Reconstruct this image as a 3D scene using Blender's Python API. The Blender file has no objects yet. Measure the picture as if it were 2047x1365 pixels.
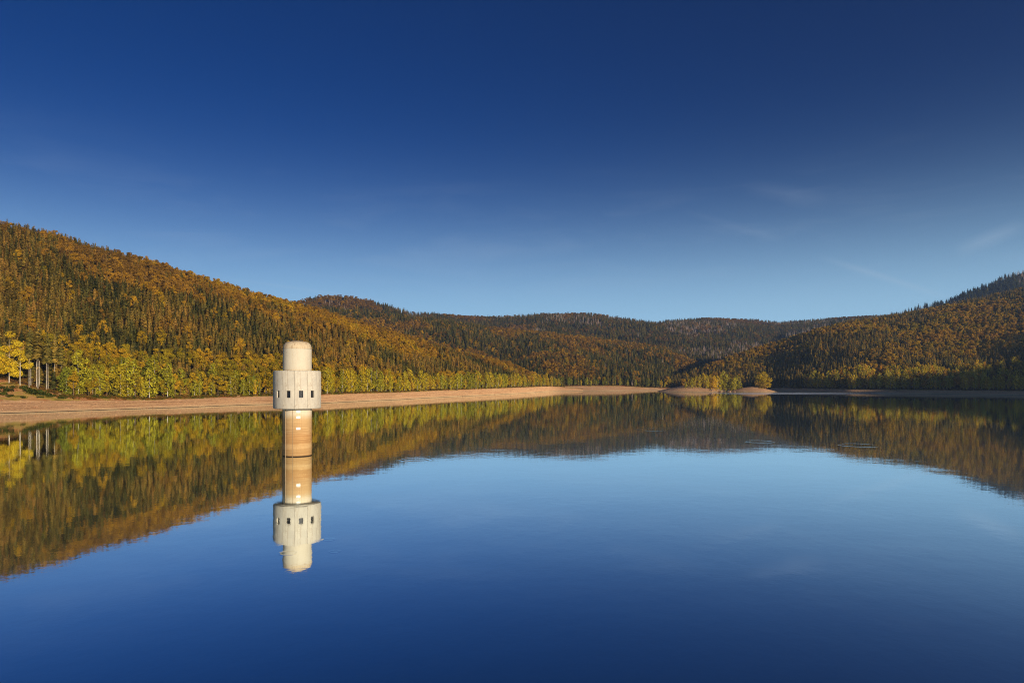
import bpy, math, random
import numpy as np
from mathutils import Vector

random.seed(7)
rng = np.random.default_rng(7)
scene = bpy.context.scene
COL = scene.collection
R = math.radians

# ------------------------------------------------------------------ camera, sky, sun, exposure
CAM_H = 17.18            # metres above the lake
FPX = 1365.0             # focal length in photo pixels (24 mm on 36 mm)
HY, CX = 762.0, 1023.5   # horizon row and centre column in the photo
cam_data = bpy.data.cameras.new('camera')
cam = bpy.data.objects.new('camera', cam_data)
COL.objects.link(cam)
cam.location = (0, 0, CAM_H)
cam.rotation_euler = (R(90), 0, 0)
cam_data.lens = 24.0
cam_data.sensor_width = 36.0
cam_data.shift_y = 79.5 / 2047
cam_data.clip_start = 0.5
cam_data.clip_end = 20000
scene.camera = cam

SUN_EL, SUN_AZ = R(10.5), R(143)     # azimuth clockwise from +Y
world = bpy.data.worlds.new('World')
scene.world = world
world.use_nodes = True
wn, wl = world.node_tree.nodes, world.node_tree.links
wn.clear()
w_out = wn.new('ShaderNodeOutputWorld')
w_bg = wn.new('ShaderNodeBackground')
w_bg.inputs['Strength'].default_value = 0.1
sky = wn.new('ShaderNodeTexSky')
sky.sky_type = 'NISHITA'
sky.sun_disc = False
sky.sun_elevation = SUN_EL
sky.sun_rotation = SUN_AZ
sky.altitude = 1500
sky.air_density = 1.0
sky.dust_density = 0.4
sky.ozone_density = 5.0
w_hs = wn.new('ShaderNodeHueSaturation')
w_hs.inputs['Saturation'].default_value = 1.0
w_sc = wn.new('ShaderNodeVectorMath'); w_sc.operation = 'MULTIPLY'; w_sc.inputs[1].default_value = (0.035, 0.268, 0.386)
wl.new(sky.outputs[0], w_sc.inputs[0])
w_gm = wn.new('ShaderNodeGamma'); w_gm.inputs['Gamma'].default_value = 1.3      # contrast of a polarising filter
wl.new(w_sc.outputs[0], w_gm.inputs['Color'])
wl.new(w_gm.outputs[0], w_hs.inputs['Color'])
# thin cirrus veils and old contrails, placed by direction on the sky sphere
w_tc = wn.new('ShaderNodeTexCoord')


def wmath(op, a, b=None, c=None, clamp=False):
    n = wn.new('ShaderNodeMath'); n.operation = op; n.use_clamp = clamp
    for i, v in enumerate((a, b, c)):
        if v is None: continue
        if isinstance(v, (int, float)): n.inputs[i].default_value = v
        else: wl.new(v, n.inputs[i])
    return n.outputs[0]


def wdot(vec):
    n = wn.new('ShaderNodeVectorMath'); n.operation = 'DOT_PRODUCT'
    wl.new(w_tc.outputs['Generated'], n.inputs[0]); n.inputs[1].default_value = vec
    return n.outputs['Value']


def pdir(px, py):
    v = Vector(((px - CX) / FPX, 1.0, (HY - py) / FPX)); return v.normalized()


w_map = wn.new('ShaderNodeMapping')
w_map.inputs['Rotation'].default_value = (0, R(14), R(10))
w_map.inputs['Scale'].default_value = (3.0, 3.0, 16.0)
wl.new(w_tc.outputs['Generated'], w_map.inputs[0])
w_no = wn.new('ShaderNodeTexNoise')
w_no.inputs['Scale'].default_value = 1.6
w_no.inputs['Detail'].default_value = 7
w_no.inputs['Roughness'].default_value = 0.58
w_no.inputs['Distortion'].default_value = 0.5
wl.new(w_map.outputs[0], w_no.inputs['Vector'])
w_sz = wn.new('ShaderNodeSeparateXYZ'); wl.new(w_tc.outputs['Generated'], w_sz.inputs[0])
veil_low = wmath('SUBTRACT', 1.0, wmath('MULTIPLY', wmath('ABSOLUTE', wmath('SUBTRACT', w_sz.outputs['Z'], 0.19)), 8.0), clamp=True)
veil = wmath('MULTIPLY', wmath('MULTIPLY', wmath('SUBTRACT', w_no.outputs['Fac'], 0.50, clamp=True), 0.32), veil_low)


def trail(p0, p1, width, amount):
    a, b = pdir(*p0), pdir(*p1)
    n = a.cross(b).normalized()
    m = (a + b).normalized()
    half = math.acos(max(-1, min(1, a.dot(m))))
    d = wmath('ABSOLUTE', wdot(n))
    line = wmath('SUBTRACT', 1.0, wmath('DIVIDE', d, width), clamp=True)
    reach = wmath('MULTIPLY', wmath('SUBTRACT', wdot(m), math.cos(half * 1.25)), 1.0 / (1 - math.cos(half * 1.25)), clamp=True)
    return wmath('MULTIPLY', wmath('MULTIPLY', line, reach), amount)


cl = veil
for args in (((480, 560), (760, 600), 0.0035, 0.07), ((1380, 425), (1560, 480), 0.007, 0.03),
             ((1660, 520), (1880, 590), 0.006, 0.13), ((1920, 500), (2040, 452), 0.012, 0.14),
             ((1500, 375), (1640, 400), 0.014, 0.05)):
    cl = wmath('ADD', cl, trail(*args))
w_mix = wn.new('ShaderNodeMix'); w_mix.data_type = 'RGBA'
wl.new(cl, w_mix.inputs['Factor'])
# pale air towards the horizon, the same all round
w_sep = wn.new('ShaderNodeSeparateXYZ'); wl.new(w_tc.outputs['Generated'], w_sep.inputs[0])
low_q = wmath('DIVIDE', wmath('MAXIMUM', w_sep.outputs['Z'], 0.0), 0.162)
low = wmath('MULTIPLY', wmath('POWER', 2.71828, wmath('MULTIPLY', wmath('MULTIPLY', low_q, low_q), -1.0)), 0.95)
w_hz = wn.new('ShaderNodeMix'); w_hz.data_type = 'RGBA'
wl.new(low, w_hz.inputs['Factor']); wl.new(w_hs.outputs[0], w_hz.inputs['A'])
w_hz.inputs['B'].default_value = (4.1, 6.9, 9.0, 1)
wl.new(w_hz.outputs['Result'], w_mix.inputs['A'])
w_mix.inputs['B'].default_value = (4.6, 5.4, 6.4, 1)
wl.new(w_mix.outputs['Result'], w_bg.inputs['Color'])
wl.new(w_bg.outputs[0], w_out.inputs['Surface'])

sun_data = bpy.data.lights.new('sun', 'SUN')
sun_data.energy = 5.0
sun_data.angle = R(0.5)
sun_data.color = (1.0, 0.86, 0.68)
sun = bpy.data.objects.new('sun', sun_data)
COL.objects.link(sun)
SUN_DIR = Vector((math.sin(SUN_AZ) * math.cos(SUN_EL), math.cos(SUN_AZ) * math.cos(SUN_EL), math.sin(SUN_EL)))
sun.rotation_euler = SUN_DIR.to_track_quat('Z', 'Y').to_euler()
sun.location = SUN_DIR * 800

vs = scene.view_settings
vs.view_transform = 'Standard'
vs.look = 'None'
vs.exposure = 0.32
vs.gamma = 1.0
vs.use_curve_mapping = False
cy = scene.cycles
cy.max_bounces = 6
cy.diffuse_bounces = 2
cy.glossy_bounces = 3
cy.transmission_bounces = 3
cy.volume_bounces = 0
cy.sample_clamp_indirect = 1.5
cy.sample_clamp_direct = 6.0
cy.transparent_max_bounces = 8
cy.use_denoising = True
cy.denoising_input_passes = 'RGB_ALBEDO_NORMAL'
cy.denoising_prefilter = 'NONE'
cy.filter_width = 1.05


# ------------------------------------------------------------------ helpers
def lin(r, g, b):
    f = lambda c: (c / 255 / 12.92) if c / 255 <= 0.04045 else ((c / 255 + 0.055) / 1.055) ** 2.4
    return (f(r), f(g), f(b), 1.0)


class Mat:
    """small wrapper to write node materials briefly"""
    def __init__(self, name):
        self.m = bpy.data.materials.new(name)
        self.m.use_nodes = True
        self.n, self.l = self.m.node_tree.nodes, self.m.node_tree.links
        self.n.clear()
        self.out = self.n.new('ShaderNodeOutputMaterial')

    def node(self, t, **kw):
        n = self.n.new(t)
        for k, v in kw.items(): setattr(n, k, v)
        return n

    def put(self, sock, v):
        if v is None: return
        if hasattr(v, 'is_output'): self.l.new(v, sock)
        else: sock.default_value = v

    def math(self, op, a, b=None, clamp=False):
        n = self.node('ShaderNodeMath', operation=op, use_clamp=clamp)
        self.put(n.inputs[0], a); self.put(n.inputs[1], b)
        return n.outputs[0]

    def mix(self, f, a, b, blend='MIX'):
        n = self.node('ShaderNodeMix', data_type='RGBA', blend_type=blend)
        self.put(n.inputs['Factor'], f); self.put(n.inputs['A'], a); self.put(n.inputs['B'], b)
        return n.outputs['Result']

    def ramp(self, f, stops, interp='LINEAR'):
        n = self.node('ShaderNodeValToRGB')
        n.color_ramp.interpolation = interp
        e = n.color_ramp.elements
        while len(e) < len(stops): e.new(0.5)
        for i, (p, c) in enumerate(stops):
            e[i].position = p
            e[i].color = c if not isinstance(c, (int, float)) else (c, c, c, 1)
        self.put(n.inputs[0], f)
        return n.outputs[0]

    def noise(self, vec, scale, detail=4, rough=0.55, dist=0.0):
        n = self.node('ShaderNodeTexNoise')
        n.inputs['Scale'].default_value = scale
        n.inputs['Detail'].default_value = detail
        n.inputs['Roughness'].default_value = rough
        n.inputs['Distortion'].default_value = dist
        self.put(n.inputs['Vector'], vec)
        return n.outputs['Fac']

    def mapping(self, vec, scale=(1, 1, 1), loc=(0, 0, 0)):
        n = self.node('ShaderNodeMapping')
        n.inputs['Scale'].default_value = scale
        n.inputs['Location'].default_value = loc
        self.put(n.inputs[0], vec)
        return n.outputs[0]

    def pos(self): return self.node('ShaderNodeNewGeometry').outputs['Position']
    def obj(self): return self.node('ShaderNodeTexCoord').outputs['Object']

    def xyz(self, vec):
        n = self.node('ShaderNodeSeparateXYZ'); self.put(n.inputs[0], vec)
        return n.outputs

    def bump(self, h, strength=0.5, dist=0.1):
        n = self.node('ShaderNodeBump')
        n.inputs['Strength'].default_value = strength
        n.inputs['Distance'].default_value = dist
        self.put(n.inputs['Height'], h)
        return n.outputs[0]

    def pbr(self, color, rough=0.8, normal=None, spec=0.3, metal=0.0):
        n = self.node('ShaderNodeBsdfPrincipled')
        self.put(n.inputs['Base Color'], color)
        self.put(n.inputs['Roughness'], rough)
        n.inputs['Specular IOR Level'].default_value = spec
        n.inputs['Metallic'].default_value = metal
        if normal is not None: self.l.new(normal, n.inputs['Normal'])
        self.l.new(n.outputs[0], self.out.inputs['Surface'])
        return n


def mesh_of(name, verts, faces, mat, smooth=False):
    me = bpy.data.meshes.new(name)
    me.from_pydata([tuple(v) for v in verts], [], faces)
    if mat: me.materials.append(mat)
    if smooth: me.polygons.foreach_set('use_smooth', [True] * len(me.polygons))
    me.update()
    return me


def link(name, data, parent=None, loc=None, **props):
    o = bpy.data.objects.new(name, data)
    COL.objects.link(o)
    if parent is not None: o.parent = parent
    if loc is not None: o.location = loc
    for k, v in props.items():
        if v is not None: o[k] = v
    return o


def hash2(ix, iy, seed):
    h = (ix.astype(np.int64) * 374761393 + iy.astype(np.int64) * 668265263 + seed * 974711) & 0xffffffff
    h = ((h ^ (h >> 13)) * 1274126177) & 0xffffffff
    return ((h ^ (h >> 16)) & 0xffff) / 65535.0


def vnoise(x, y, seed=0):
    x = np.asarray(x, float); y = np.asarray(y, float)
    ix, iy = np.floor(x), np.floor(y)
    fx, fy = x - ix, y - iy
    fx, fy = fx * fx * (3 - 2 * fx), fy * fy * (3 - 2 * fy)
    a, b = hash2(ix, iy, seed), hash2(ix + 1, iy, seed)
    c, d = hash2(ix, iy + 1, seed), hash2(ix + 1, iy + 1, seed)
    return (a * (1 - fx) + b * fx) * (1 - fy) + (c * (1 - fx) + d * fx) * fy


def fbm(x, y, scale, seed=0, octaves=4):
    s, amp, tot = 0, 1.0, 0
    for k in range(octaves):
        s = s + amp * vnoise(np.asarray(x) / scale * 2 ** k, np.asarray(y) / scale * 2 ** k, seed + k * 17)
        tot += amp; amp *= 0.5
    return s / tot


# ------------------------------------------------------------------ terrain materials
def terrain_mat(name, bank=True):
    M = Mat(name)
    p = M.pos()
    s = M.xyz(p)
    n1 = M.noise(p, 0.05, 5)
    n2 = M.noise(p, 0.6, 5, 0.65)
    floor = M.mix(n1, lin(78, 58, 34), lin(52, 44, 26))
    floor = M.mix(M.math('MULTIPLY', n2, 0.5), floor, lin(110, 74, 40))
    if not bank:
        M.pbr(floor, 0.95, spec=0.1)
        return M.m
    # exposed reservoir bank: strata run level, so the noise is stretched along x and y
    st = M.noise(M.mapping(p, (0.015, 0.015, 2.2)), 1.0, 6, 0.62)
    st2 = M.noise(M.mapping(p, (0.06, 0.06, 5.0)), 1.0, 4, 0.6)
    sand = M.ramp(st, [(0.30, lin(164, 112, 72)), (0.45, lin(216, 162, 112)), (0.55, lin(236, 188, 134)), (0.66, lin(186, 132, 86))])
    sand = M.mix(M.math('MULTIPLY', M.ramp(st2, [(0.45, 0.0), (0.62, 1.0)]), 0.35), sand, lin(224, 182, 140))
    sand = M.mix(M.math('MULTIPLY', M.ramp(n2, [(0.50, 0.0), (0.68, 1.0)]), 0.55), sand, lin(136, 92, 64))
    n3 = M.noise(M.mapping(p, (0.09, 0.09, 0.5)), 1.0, 5, 0.6, 1.2)
    sand = M.mix(M.math('MULTIPLY', M.ramp(n3, [(0.46, 0.0), (0.62, 1.0)]), 0.3), sand, lin(176, 134, 100))
    zj = M.math('ADD', s['Z'], M.math('MULTIPLY', M.math('SUBTRACT', n1, 0.5), 0.9))
    sand = M.mix(M.ramp(M.math('DIVIDE', zj, 3.0), [(0.10, 1.0), (0.5, 0.0)]), sand, lin(232, 192, 140))
    wet = M.ramp(M.math('DIVIDE', s['Z'], 1.0), [(0.10, 1.0), (0.28, 0.0)])
    sand = M.mix(wet, sand, lin(74, 56, 40))
    # vegetation starts where the "bank" vertex weight runs out
    at = M.node('ShaderNodeAttribute', attribute_name='zone')
    zr = M.xyz(at.outputs['Vector'])
    jit = M.math('MULTIPLY', M.math('SUBTRACT', M.noise(p, 0.25, 4), 0.5), 0.5)
    grass_n = M.noise(p, 0.075, 5, 0.6)
    mead = M.ramp(grass_n, [(0.34, lin(112, 104, 42)), (0.45, lin(190, 162, 70)), (0.54, lin(216, 160, 100)), (0.64, lin(206, 128, 80))])
    mead = M.mix(M.math('MULTIPLY', n2, 0.55), mead, lin(112, 84, 44))
    c = M.mix(M.ramp(M.math('ADD', zr['X'], jit), [(0.44, 0.0), (0.56, 1.0)]), sand, mead)
    c = M.mix(M.ramp(M.math('ADD', zr['Y'], jit), [(0.44, 0.0), (0.56, 1.0)]), c, floor)
    h = M.math('ADD', M.math('MULTIPLY', st, 0.5), M.math('MULTIPLY', n2, 0.6))
    M.pbr(c, 0.95, M.bump(h, 0.8, 0.7), spec=0.1)
    return M.m


m_bank = terrain_mat('bank_and_forest_floor')
m_floor = terrain_mat('forest_floor', False)


# ------------------------------------------------------------------ terrain: hills lofted from shore, bank, tree line and crest lines
class Hill:
    """A hillside given by polylines in plan: for a set of bearings (px columns of the photo turned into slopes t = X/Y)
    the distance and height of shore, bank top, tree line and crest."""
    def __init__(self, name, label, px, rows, n_slope, gully, mat, seed, back=(260, 0.35), shape=0.5, step=None, bulge=None):
        ts0 = (np.array(px, float) - CX) / FPX
        if step is None:
            step = np.concatenate([np.arange(px[0], px[-1], 11.0), [px[-1]]])
        ts = (np.array(step, float) - CX) / FPX
        I = lambda a: np.interp(ts, ts0, np.array(a, float))
        ys, yb, zb, yt, zt, yc, zc = [I(a) for a in rows]
        w = 1 + 0 * ts
        # little irregularities of the shore and crest
        wob = (fbm(ts * 3000, ts * 0 + seed, 60, seed) - 0.5)
        ys = ys + wob * ys * 0.010
        Yr, Zr, z0, z1 = [], [], [], []
        def row(y, z, a=0.0, b=0.0):
            Yr.append(y); Zr.append(z); z0.append(w * a); z1.append(w * b)
        row(ys - 60, w * -9.0)
        row(ys - 12, w * -2.4)
        row(ys, w * 0.0)
        for f in (0.12, 0.3, 0.5, 0.72):
            u = ys + (yb - ys) * f
            row(u, zb * f + (fbm(ts * u, u, 9, seed + 3) - 0.5) * 0.9 * (zb > 2))
        row(yb, zb, 0.35, 0.1)
        for f in (0.25, 0.5, 0.75):
            u = yb + (yt - yb) * f
            row(u, zb + (zt - zb) * f + (fbm(ts * u, u, 14, seed + 4) - 0.5) * np.minimum(2.0, (yt - yb) * 0.1), 1.0, 0.1)
        row(yt, zt, 1.0, 0.9)
        for k in range(1, n_slope + 1):
            f = k / n_slope
            g = (1 - shape) * f + shape * f * f * (3 - 2 * f)
            u = yt + (yc - yt) * f
            hump = math.sin(math.pi * f)
            z = zt + (zc - zt) * g + hump * gully * (fbm(ts * u, u, 130, seed + 5) - 0.5) * 2 + hump ** 0.5 * gully * 0.3 * (fbm(ts * u, u, 38, seed + 6) - 0.5)
            if bulge: z = z + hump * bulge * (zc - zt)
            row(u, z, 1.0, 1.0)
        for f in (0.15, 0.4, 1.0):
            row(yc + back[0] * f, zc * (1 - f * f * (1 - back[1])) - 2 * f, 1.0, 1.0)
        self.ts = ts
        self.Y = np.array(Yr).T; self.Z = np.array(Zr).T            # [col,row]
        self.yb, self.yt, self.yc, self.ys = yb, yt, yc, ys
        nc, nr = self.Y.shape
        V = np.stack([self.Y * ts[:, None], self.Y, self.Z], -1).reshape(-1, 3)
        F = [(c * nr + r, (c + 1) * nr + r, (c + 1) * nr + r + 1, c * nr + r + 1) for c in range(nc - 1) for r in range(nr - 1)]
        me = mesh_of(name, V, F, mat, True)
        a = me.attributes.new('zone', 'FLOAT_VECTOR', 'POINT')
        zz = np.stack([np.array(z0).T, np.array(z1).T, np.zeros((nc, nr))], -1).reshape(-1)
        a.data.foreach_set('vector', zz.astype(np.float32))
        self.o = link(name, me, kind='structure', label=label, category='hill')

    def at(self, X, Y):
        """height and the local shore / bank / treeline / crest distances at plan points"""
        t = X / Y
        i = np.clip(np.searchsorted(self.ts, t) - 1, 0, len(self.ts) - 2)
        f = np.clip((t - self.ts[i]) / (self.ts[i + 1] - self.ts[i]), 0, 1)
        L = lambda a: a[i] * (1 - f) + a[i + 1] * f
        Yr = self.Y[i] * (1 - f[:, None]) + self.Y[i + 1] * f[:, None]
        Zr = self.Z[i] * (1 - f[:, None]) + self.Z[i + 1] * f[:, None]
        z = np.full(len(X), -50.0)
        for r in range(Yr.shape[1] - 1):
            m = (Y >= Yr[:, r]) & (Y <= Yr[:, r + 1])
            u = np.where(m, (Y - Yr[:, r]) / np.maximum(Yr[:, r + 1] - Yr[:, r], 1e-6), 0)
            z = np.where(m, Zr[:, r] * (1 - u) + Zr[:, r + 1] * u, z)
        return z, L(self.ys), L(self.yb), L(self.yt), L(self.yc), t


K = FPX * CAM_H


def shore_y(py): return K / (py - HY)


def zat(py, Y): return CAM_H + (HY - py) / FPX * Y


def bank(ys, py, slope=0.28):
    q = py - HY
    w = max(4.0, (K - q * ys) / (q + FPX * slope))
    return ys + w, w * slope


def hill_rows(px, water, banktop, treeline, crest_y, crest_d, tree_h, slope=0.28):
    out = [[], [], [], [], [], [], []]
    for i in range(len(px)):
        ys = water[i]
        yb, zb = bank(ys, banktop[i], slope)
        if treeline[i] is None: yt, zt = yb + 4, zb + 0.8
        else:
            # rises with slope 0.33 until it reaches the wanted picture row
            q = treeline[i] - HY
            w_ = (FPX * (CAM_H - zb) - q * yb) / (q + FPX * 0.33)
            w_ = max(4.0, w_); yt, zt = yb + w_, zb + w_ * 0.33
        yc = crest_d[i]
        zc = zat(crest_y[i], yc) - tree_h
        for a, v in zip(out, (ys, yb, zb, yt, zt, yc, zc)): a.append(v)
    return out


# left hillside
pxL =   [-1400, -1000, -500, -150, 0,   60,  130, 300, 350, 500, 650, 800, 943, 1020, 1060, 1100, 1120, 1165]
waterL = [170,  205,   272,  330, 366, 377, 391, 434, 444, 499, 537, 644, 808, 938,  1040, 1172, 1198, 1226]
bankL =  [840,  830,   815,  806, 803.5, 802.5, 801.5, 800, 798.5, 793, 789.5, 784.5, 778.8, 775.6, 774, 772.6, 773.5, 778]
treeL =  [600,  640,   680,  730, 752, 768, 792, None, None, None, None, None, None, None, None, None, None, None]
crestL = [200,  260,   340,  405, 437, 450, 468, 517, 533, 578, 618, 665, 705, 724, 743, 763, 769, 779]
crestdL = [330, 400,   520,  600, 640, 655, 680, 740, 760, 830, 890, 980, 1080, 1140, 1190, 1245, 1262, 1275]
left_hill = Hill('hill', 'steep wooded hillside in autumn colours along the reservoir', pxL,
                 hill_rows(pxL, waterL, bankL, treeL, crestL, crestdL, 14.5), 34, 9.0, m_bank, 11)

# wooded spur closing the lake, with the flat beach at the head of the water
pxM =    [480,  700,  900,  1000, 1080, 1130, 1180, 1240, 1290, 1330, 1366, 1420, 1480]
waterM = [1250, 1250, 1250, 1250, 1180, 1205, 1234, 1275, 1317, 1345, 1370, 1400, 1430]
bankM =  [770,  770,  770,  770,  773, 772.3, 771.8, 771.8, 774.8, 776, 776, 776, 775]
treeM =  [None] * 13
crestM = [600,  618,  640,  657,  664,  668,  673,  681, 688, 695, 712, 740, 756]
crestdM = [1750, 1800, 1850, 1900, 1900, 1900, 1900, 1900, 1880, 1850, 1780, 1640, 1560]
spur_hill = Hill('hill', 'wooded spur at the head of the reservoir', pxM,
                 hill_rows(pxM, waterM, bankM, treeM, crestM, crestdM, 15, 0.16), 26, 16, m_bank, 23)

# distant ridge
pxF =    [420, 560, 600, 640, 690, 740, 790, 830, 880, 940, 1010, 1080, 1180, 1250, 1310, 1350, 1420, 1500, 1560, 1620, 1680, 1760, 1900]
crestF = [615, 607, 601, 593, 592, 602, 615, 625, 628, 634, 633,  628,  627,  637,  645,  640,  637,  640,  645,  641,  636, 632, 630]
dF =     [1950, 2000, 2000, 2050, 2100, 2200, 2350, 2500, 2700, 2800, 2850, 2900, 2900, 2900, 2900, 3000, 3100, 3200, 3200, 3200, 3200, 3200, 3200]
n = len(pxF)
far_hill = Hill('hill', 'distant wooded ridge under the skyline', pxF,
                hill_rows(pxF, [1560] * n, [765] * n, [None] * n, crestF, dF, 13), 26, 26, m_floor, 37, shape=0.35)

# right hillside; beyond the frame it runs on round the bay and shades the right shore
pxR =    [1300, 1340, 1368, 1400, 1437, 1487, 1560, 1620, 1700, 1780, 1830, 1900, 1980, 2047, 2150, 2300, 2600, 3000, 3600, 4600, 5800, 7000, 8120, 10000, 13000]
waterR = [1350, 1340, 1330, 1310, 1290, 1265, 1190, 1100, 1010, 965, 945, 920, 890, 860, 815, 760, 640, 520, 390, 265, 208, 165, 140, 112, 85]
bankR =  [776, 776.3, 776.5, 776.5, 776.8, 777, 776, 777, 778.5, 779.5, 780, 780.5, 781.5, 782, 782, 778, 779, 780, 785, 790, 795, 800, 805, 815, 830]
treeR =  [None] * len(pxR)
crestR = [768, 755, 745, 734, 719, 701, 680, 660, 640, 630, 622, 607, 590, 575, 550, 520, 480, 440, 356, 267, 100, -241, -392, -652, -1340]
crestdR = [1420, 1430, 1440, 1450, 1465, 1490, 1520, 1540, 1560, 1580, 1590, 1600, 1600, 1600, 1560, 1450, 1200, 960, 660, 430, 335, 240, 218, 180, 120]
stepR = np.concatenate([np.arange(1300, 2300, 11.0), np.arange(2300, 4600, 60.0), np.arange(4600, 13001, 400.0)])
right_hill = Hill('hill', 'wooded hillside with its lower half in shade', pxR,
                  hill_rows(pxR, waterR, bankR, treeR, crestR, crestdR, 16), 30, 14, m_bank, 41, step=stepR)

# rocky mountain shoulder behind it
pxK =    [1560, 1640, 1680, 1740, 1790, 1840, 1900, 1940, 1980, 2010, 2047, 2150, 2400]
crestK = [668,  648,  638,  633,  626,  611,  597,  580,  565,  551,  538, 528, 530]
n = len(pxK)
mountain = Hill('mountain', 'bluish mountain shoulder with bare grey trees', pxK,
                hill_rows(pxK, [1700] * n, [764] * n, [None] * n, crestK, [2450] * n, 12), 22, 22, m_floor, 53, shape=0.3)


# islets in front of the right hillside
def islet(name, label, px0, px1, Y, top, pxtop, seed):
    x0, x1 = (px0 - CX) / FPX * Y, (px1 - CX) / FPX * Y
    xt = (pxtop - CX) / FPX * Y
    nx, ny = 40, 22
    depth = (x1 - x0) * 0.62
    V, F = [], []
    for i in range(nx):
        for j in range(ny):
            u, v = i / (nx - 1), j / (ny - 1) * 2 - 1
            x = x0 - 6 + (x1 - x0 + 12) * u
            y = Y + depth * (v + 0.9)
            a = (x - xt) / ((xt - x0) if x < xt else (x1 - xt))
            rr = math.sqrt(a * a + (v / 0.92) ** 2)
            z = top * (1 - rr ** 1.35)
            z += (float(fbm(np.array([x]), np.array([y]), 16, seed)[0]) - 0.5) * 1.6
            V.append((x, y, max(z, -3.0)))
    for i in range(nx - 1):
        for j in range(ny - 1):
            a = i * ny + j
            F.append((a, a + ny, a + ny + 1, a + 1))
    me = mesh_of(name, V, F, m_bank, True)
    o = link(name, me, kind='structure', label=label, category='islet')
    V = np.array(V).reshape(nx, ny, 3)
    def height(x, y):
        u = min(max((x - V[0, 0, 0]) / (V[-1, 0, 0] - V[0, 0, 0]) * (nx - 1), 0), nx - 1.001)
        v = min(max((y - V[0, 0, 1]) / (V[0, -1, 1] - V[0, 0, 1]) * (ny - 1), 0), ny - 1.001)
        return float(V[int(round(u)), int(round(v)), 2])
    return o, height, depth


isl_a, isl_a_h, isl_a_d = islet('islet', 'bare sandy islet carrying a grove of yellowing trees', 1332, 1470, 1095, 10.0, 1392, 61)
isl_b, isl_b_h, isl_b_d = islet('islet', 'small bare sandy islet under a single round yellow tree', 1474, 1572, 1080, 8.6, 1522, 67)

# lake bed far below everything
ground = link('ground', mesh_of('ground', [(-4200, -700, -10), (6200, -700, -10), (6200, 4600, -10), (-4200, 4600, -10)], [(0, 1, 2, 3)], m_floor),
              kind='structure', label='lake bed and valley floor', category='ground')

# ------------------------------------------------------------------ water
RINGS = [(-21.3, 150, 3.3), (70.5, 195, 4.0), (93.5, 184, 5.0), (-22.4, 68.4, 0.85), (-19.9, 74.2, 0.6), (-17.9, 69.0, 0.5), (50.0, 243, 6.0)]


def water_mat():
    M = Mat('lake_water')
    p = M.pos()
    s = M.xyz(p)
    n1 = M.noise(M.mapping(p, (1.0, 0.8, 1)), 0.55, 3, 0.6)
    n2 = M.noise(p, 0.09, 3, 0.5)
    n3 = M.noise(p, 2.2, 2, 0.5)
    patch = M.ramp(M.noise(M.mapping(p, (0.004, 0.010, 1)), 1.0, 4, 0.5), [(0.35, 0.55), (0.65, 1.25)])
    h = M.math('ADD', M.math('MULTIPLY', n1, 0.0060), M.math('MULTIPLY', n2, 0.020))
    h = M.math('ADD', h, M.math('MULTIPLY', n3, 0.0009))
    h = M.math('MULTIPLY', h, patch)
    for (x, y, r) in RINGS:
        d = M.node('ShaderNodeVectorMath', operation='DISTANCE')
        M.put(d.inputs[0], p); d.inputs[1].default_value = (x, y, 0)
        q = M.math('DIVIDE', M.math('SUBTRACT', d.outputs['Value'], r), max(0.14, r * 0.10))
        g = M.math('POWER', 2.718, M.math('MULTIPLY', M.math('MULTIPLY', q, q), -1.0))
        h = M.math('ADD', h, M.math('MULTIPLY', g, 0.022 * max(0.16, r * 0.09)))
    # breeze lines near the islets: narrow bands of chop
    wav = M.math('MULTIPLY', M.math('SUBTRACT', M.noise(M.mapping(p, (0.01, 0.0, 1)), 1.0, 2), 0.5), 40.0)
    yy = M.math('ADD', s['Y'], wav)
    band = None
    for (yc_, hw, x0, x1) in ((968, 16, 250, 900), (912, 12, 270, 520), (1025, 12, 330, 800)):
        a = M.math('SUBTRACT', 1.0, M.math('DIVIDE', M.math('ABSOLUTE', M.math('SUBTRACT', yy, float(yc_))), float(hw)), clamp=True)
        b = M.math('MULTIPLY', M.math('DIVIDE', M.math('SUBTRACT', s['X'], float(x0)), 60.0, clamp=True),
                   M.math('DIVIDE', M.math('SUBTRACT', float(x1), s['X']), 160.0, clamp=True))
        c = M.math('MULTIPLY', M.math('MULTIPLY', a, 3.0, clamp=True), b)
        band = c if band is None else M.math('MAXIMUM', band, c)
    rough = M.math('ADD', 0.03, M.math('MULTIPLY', band, 0.55))
    nrm = M.bump(h, 1.0, 1.0)
    fr = M.node('ShaderNodeLayerWeight'); fr.inputs['Blend'].default_value = 0.5
    M.l.new(nrm, fr.inputs['Normal'])
    refl = M.ramp(fr.outputs['Facing'], [(0.30, 0.10), (0.60, 0.60), (0.76, 0.94), (0.88, 1.0)])
    gl = M.node('ShaderNodeBsdfGlossy')
    gl.inputs['Color'].default_value = (0.93, 1.0, 1.0, 1)
    M.put(gl.inputs['Roughness'], rough); M.l.new(nrm, gl.inputs['Normal'])
    df = M.node('ShaderNodeBsdfDiffuse'); df.inputs['Color'].default_value = (0.004, 0.012, 0.022, 1)
    mx = M.node('ShaderNodeMixShader')
    M.l.new(refl, mx.inputs[0])
    M.l.new(df.outputs[0], mx.inputs[1]); M.l.new(gl.outputs[0], mx.inputs[2])
    M.l.new(mx.outputs[0], M.out.inputs['Surface'])
    return M.m


water = link('water', mesh_of('water', [(-900, -600, 0), (1400, -600, 0), (1400, 1480, 0), (-900, 1480, 0)], [(0, 1, 2, 3)], water_mat()),
             kind='structure', label='still blue reservoir water mirroring hills and sky', category='water')

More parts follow.
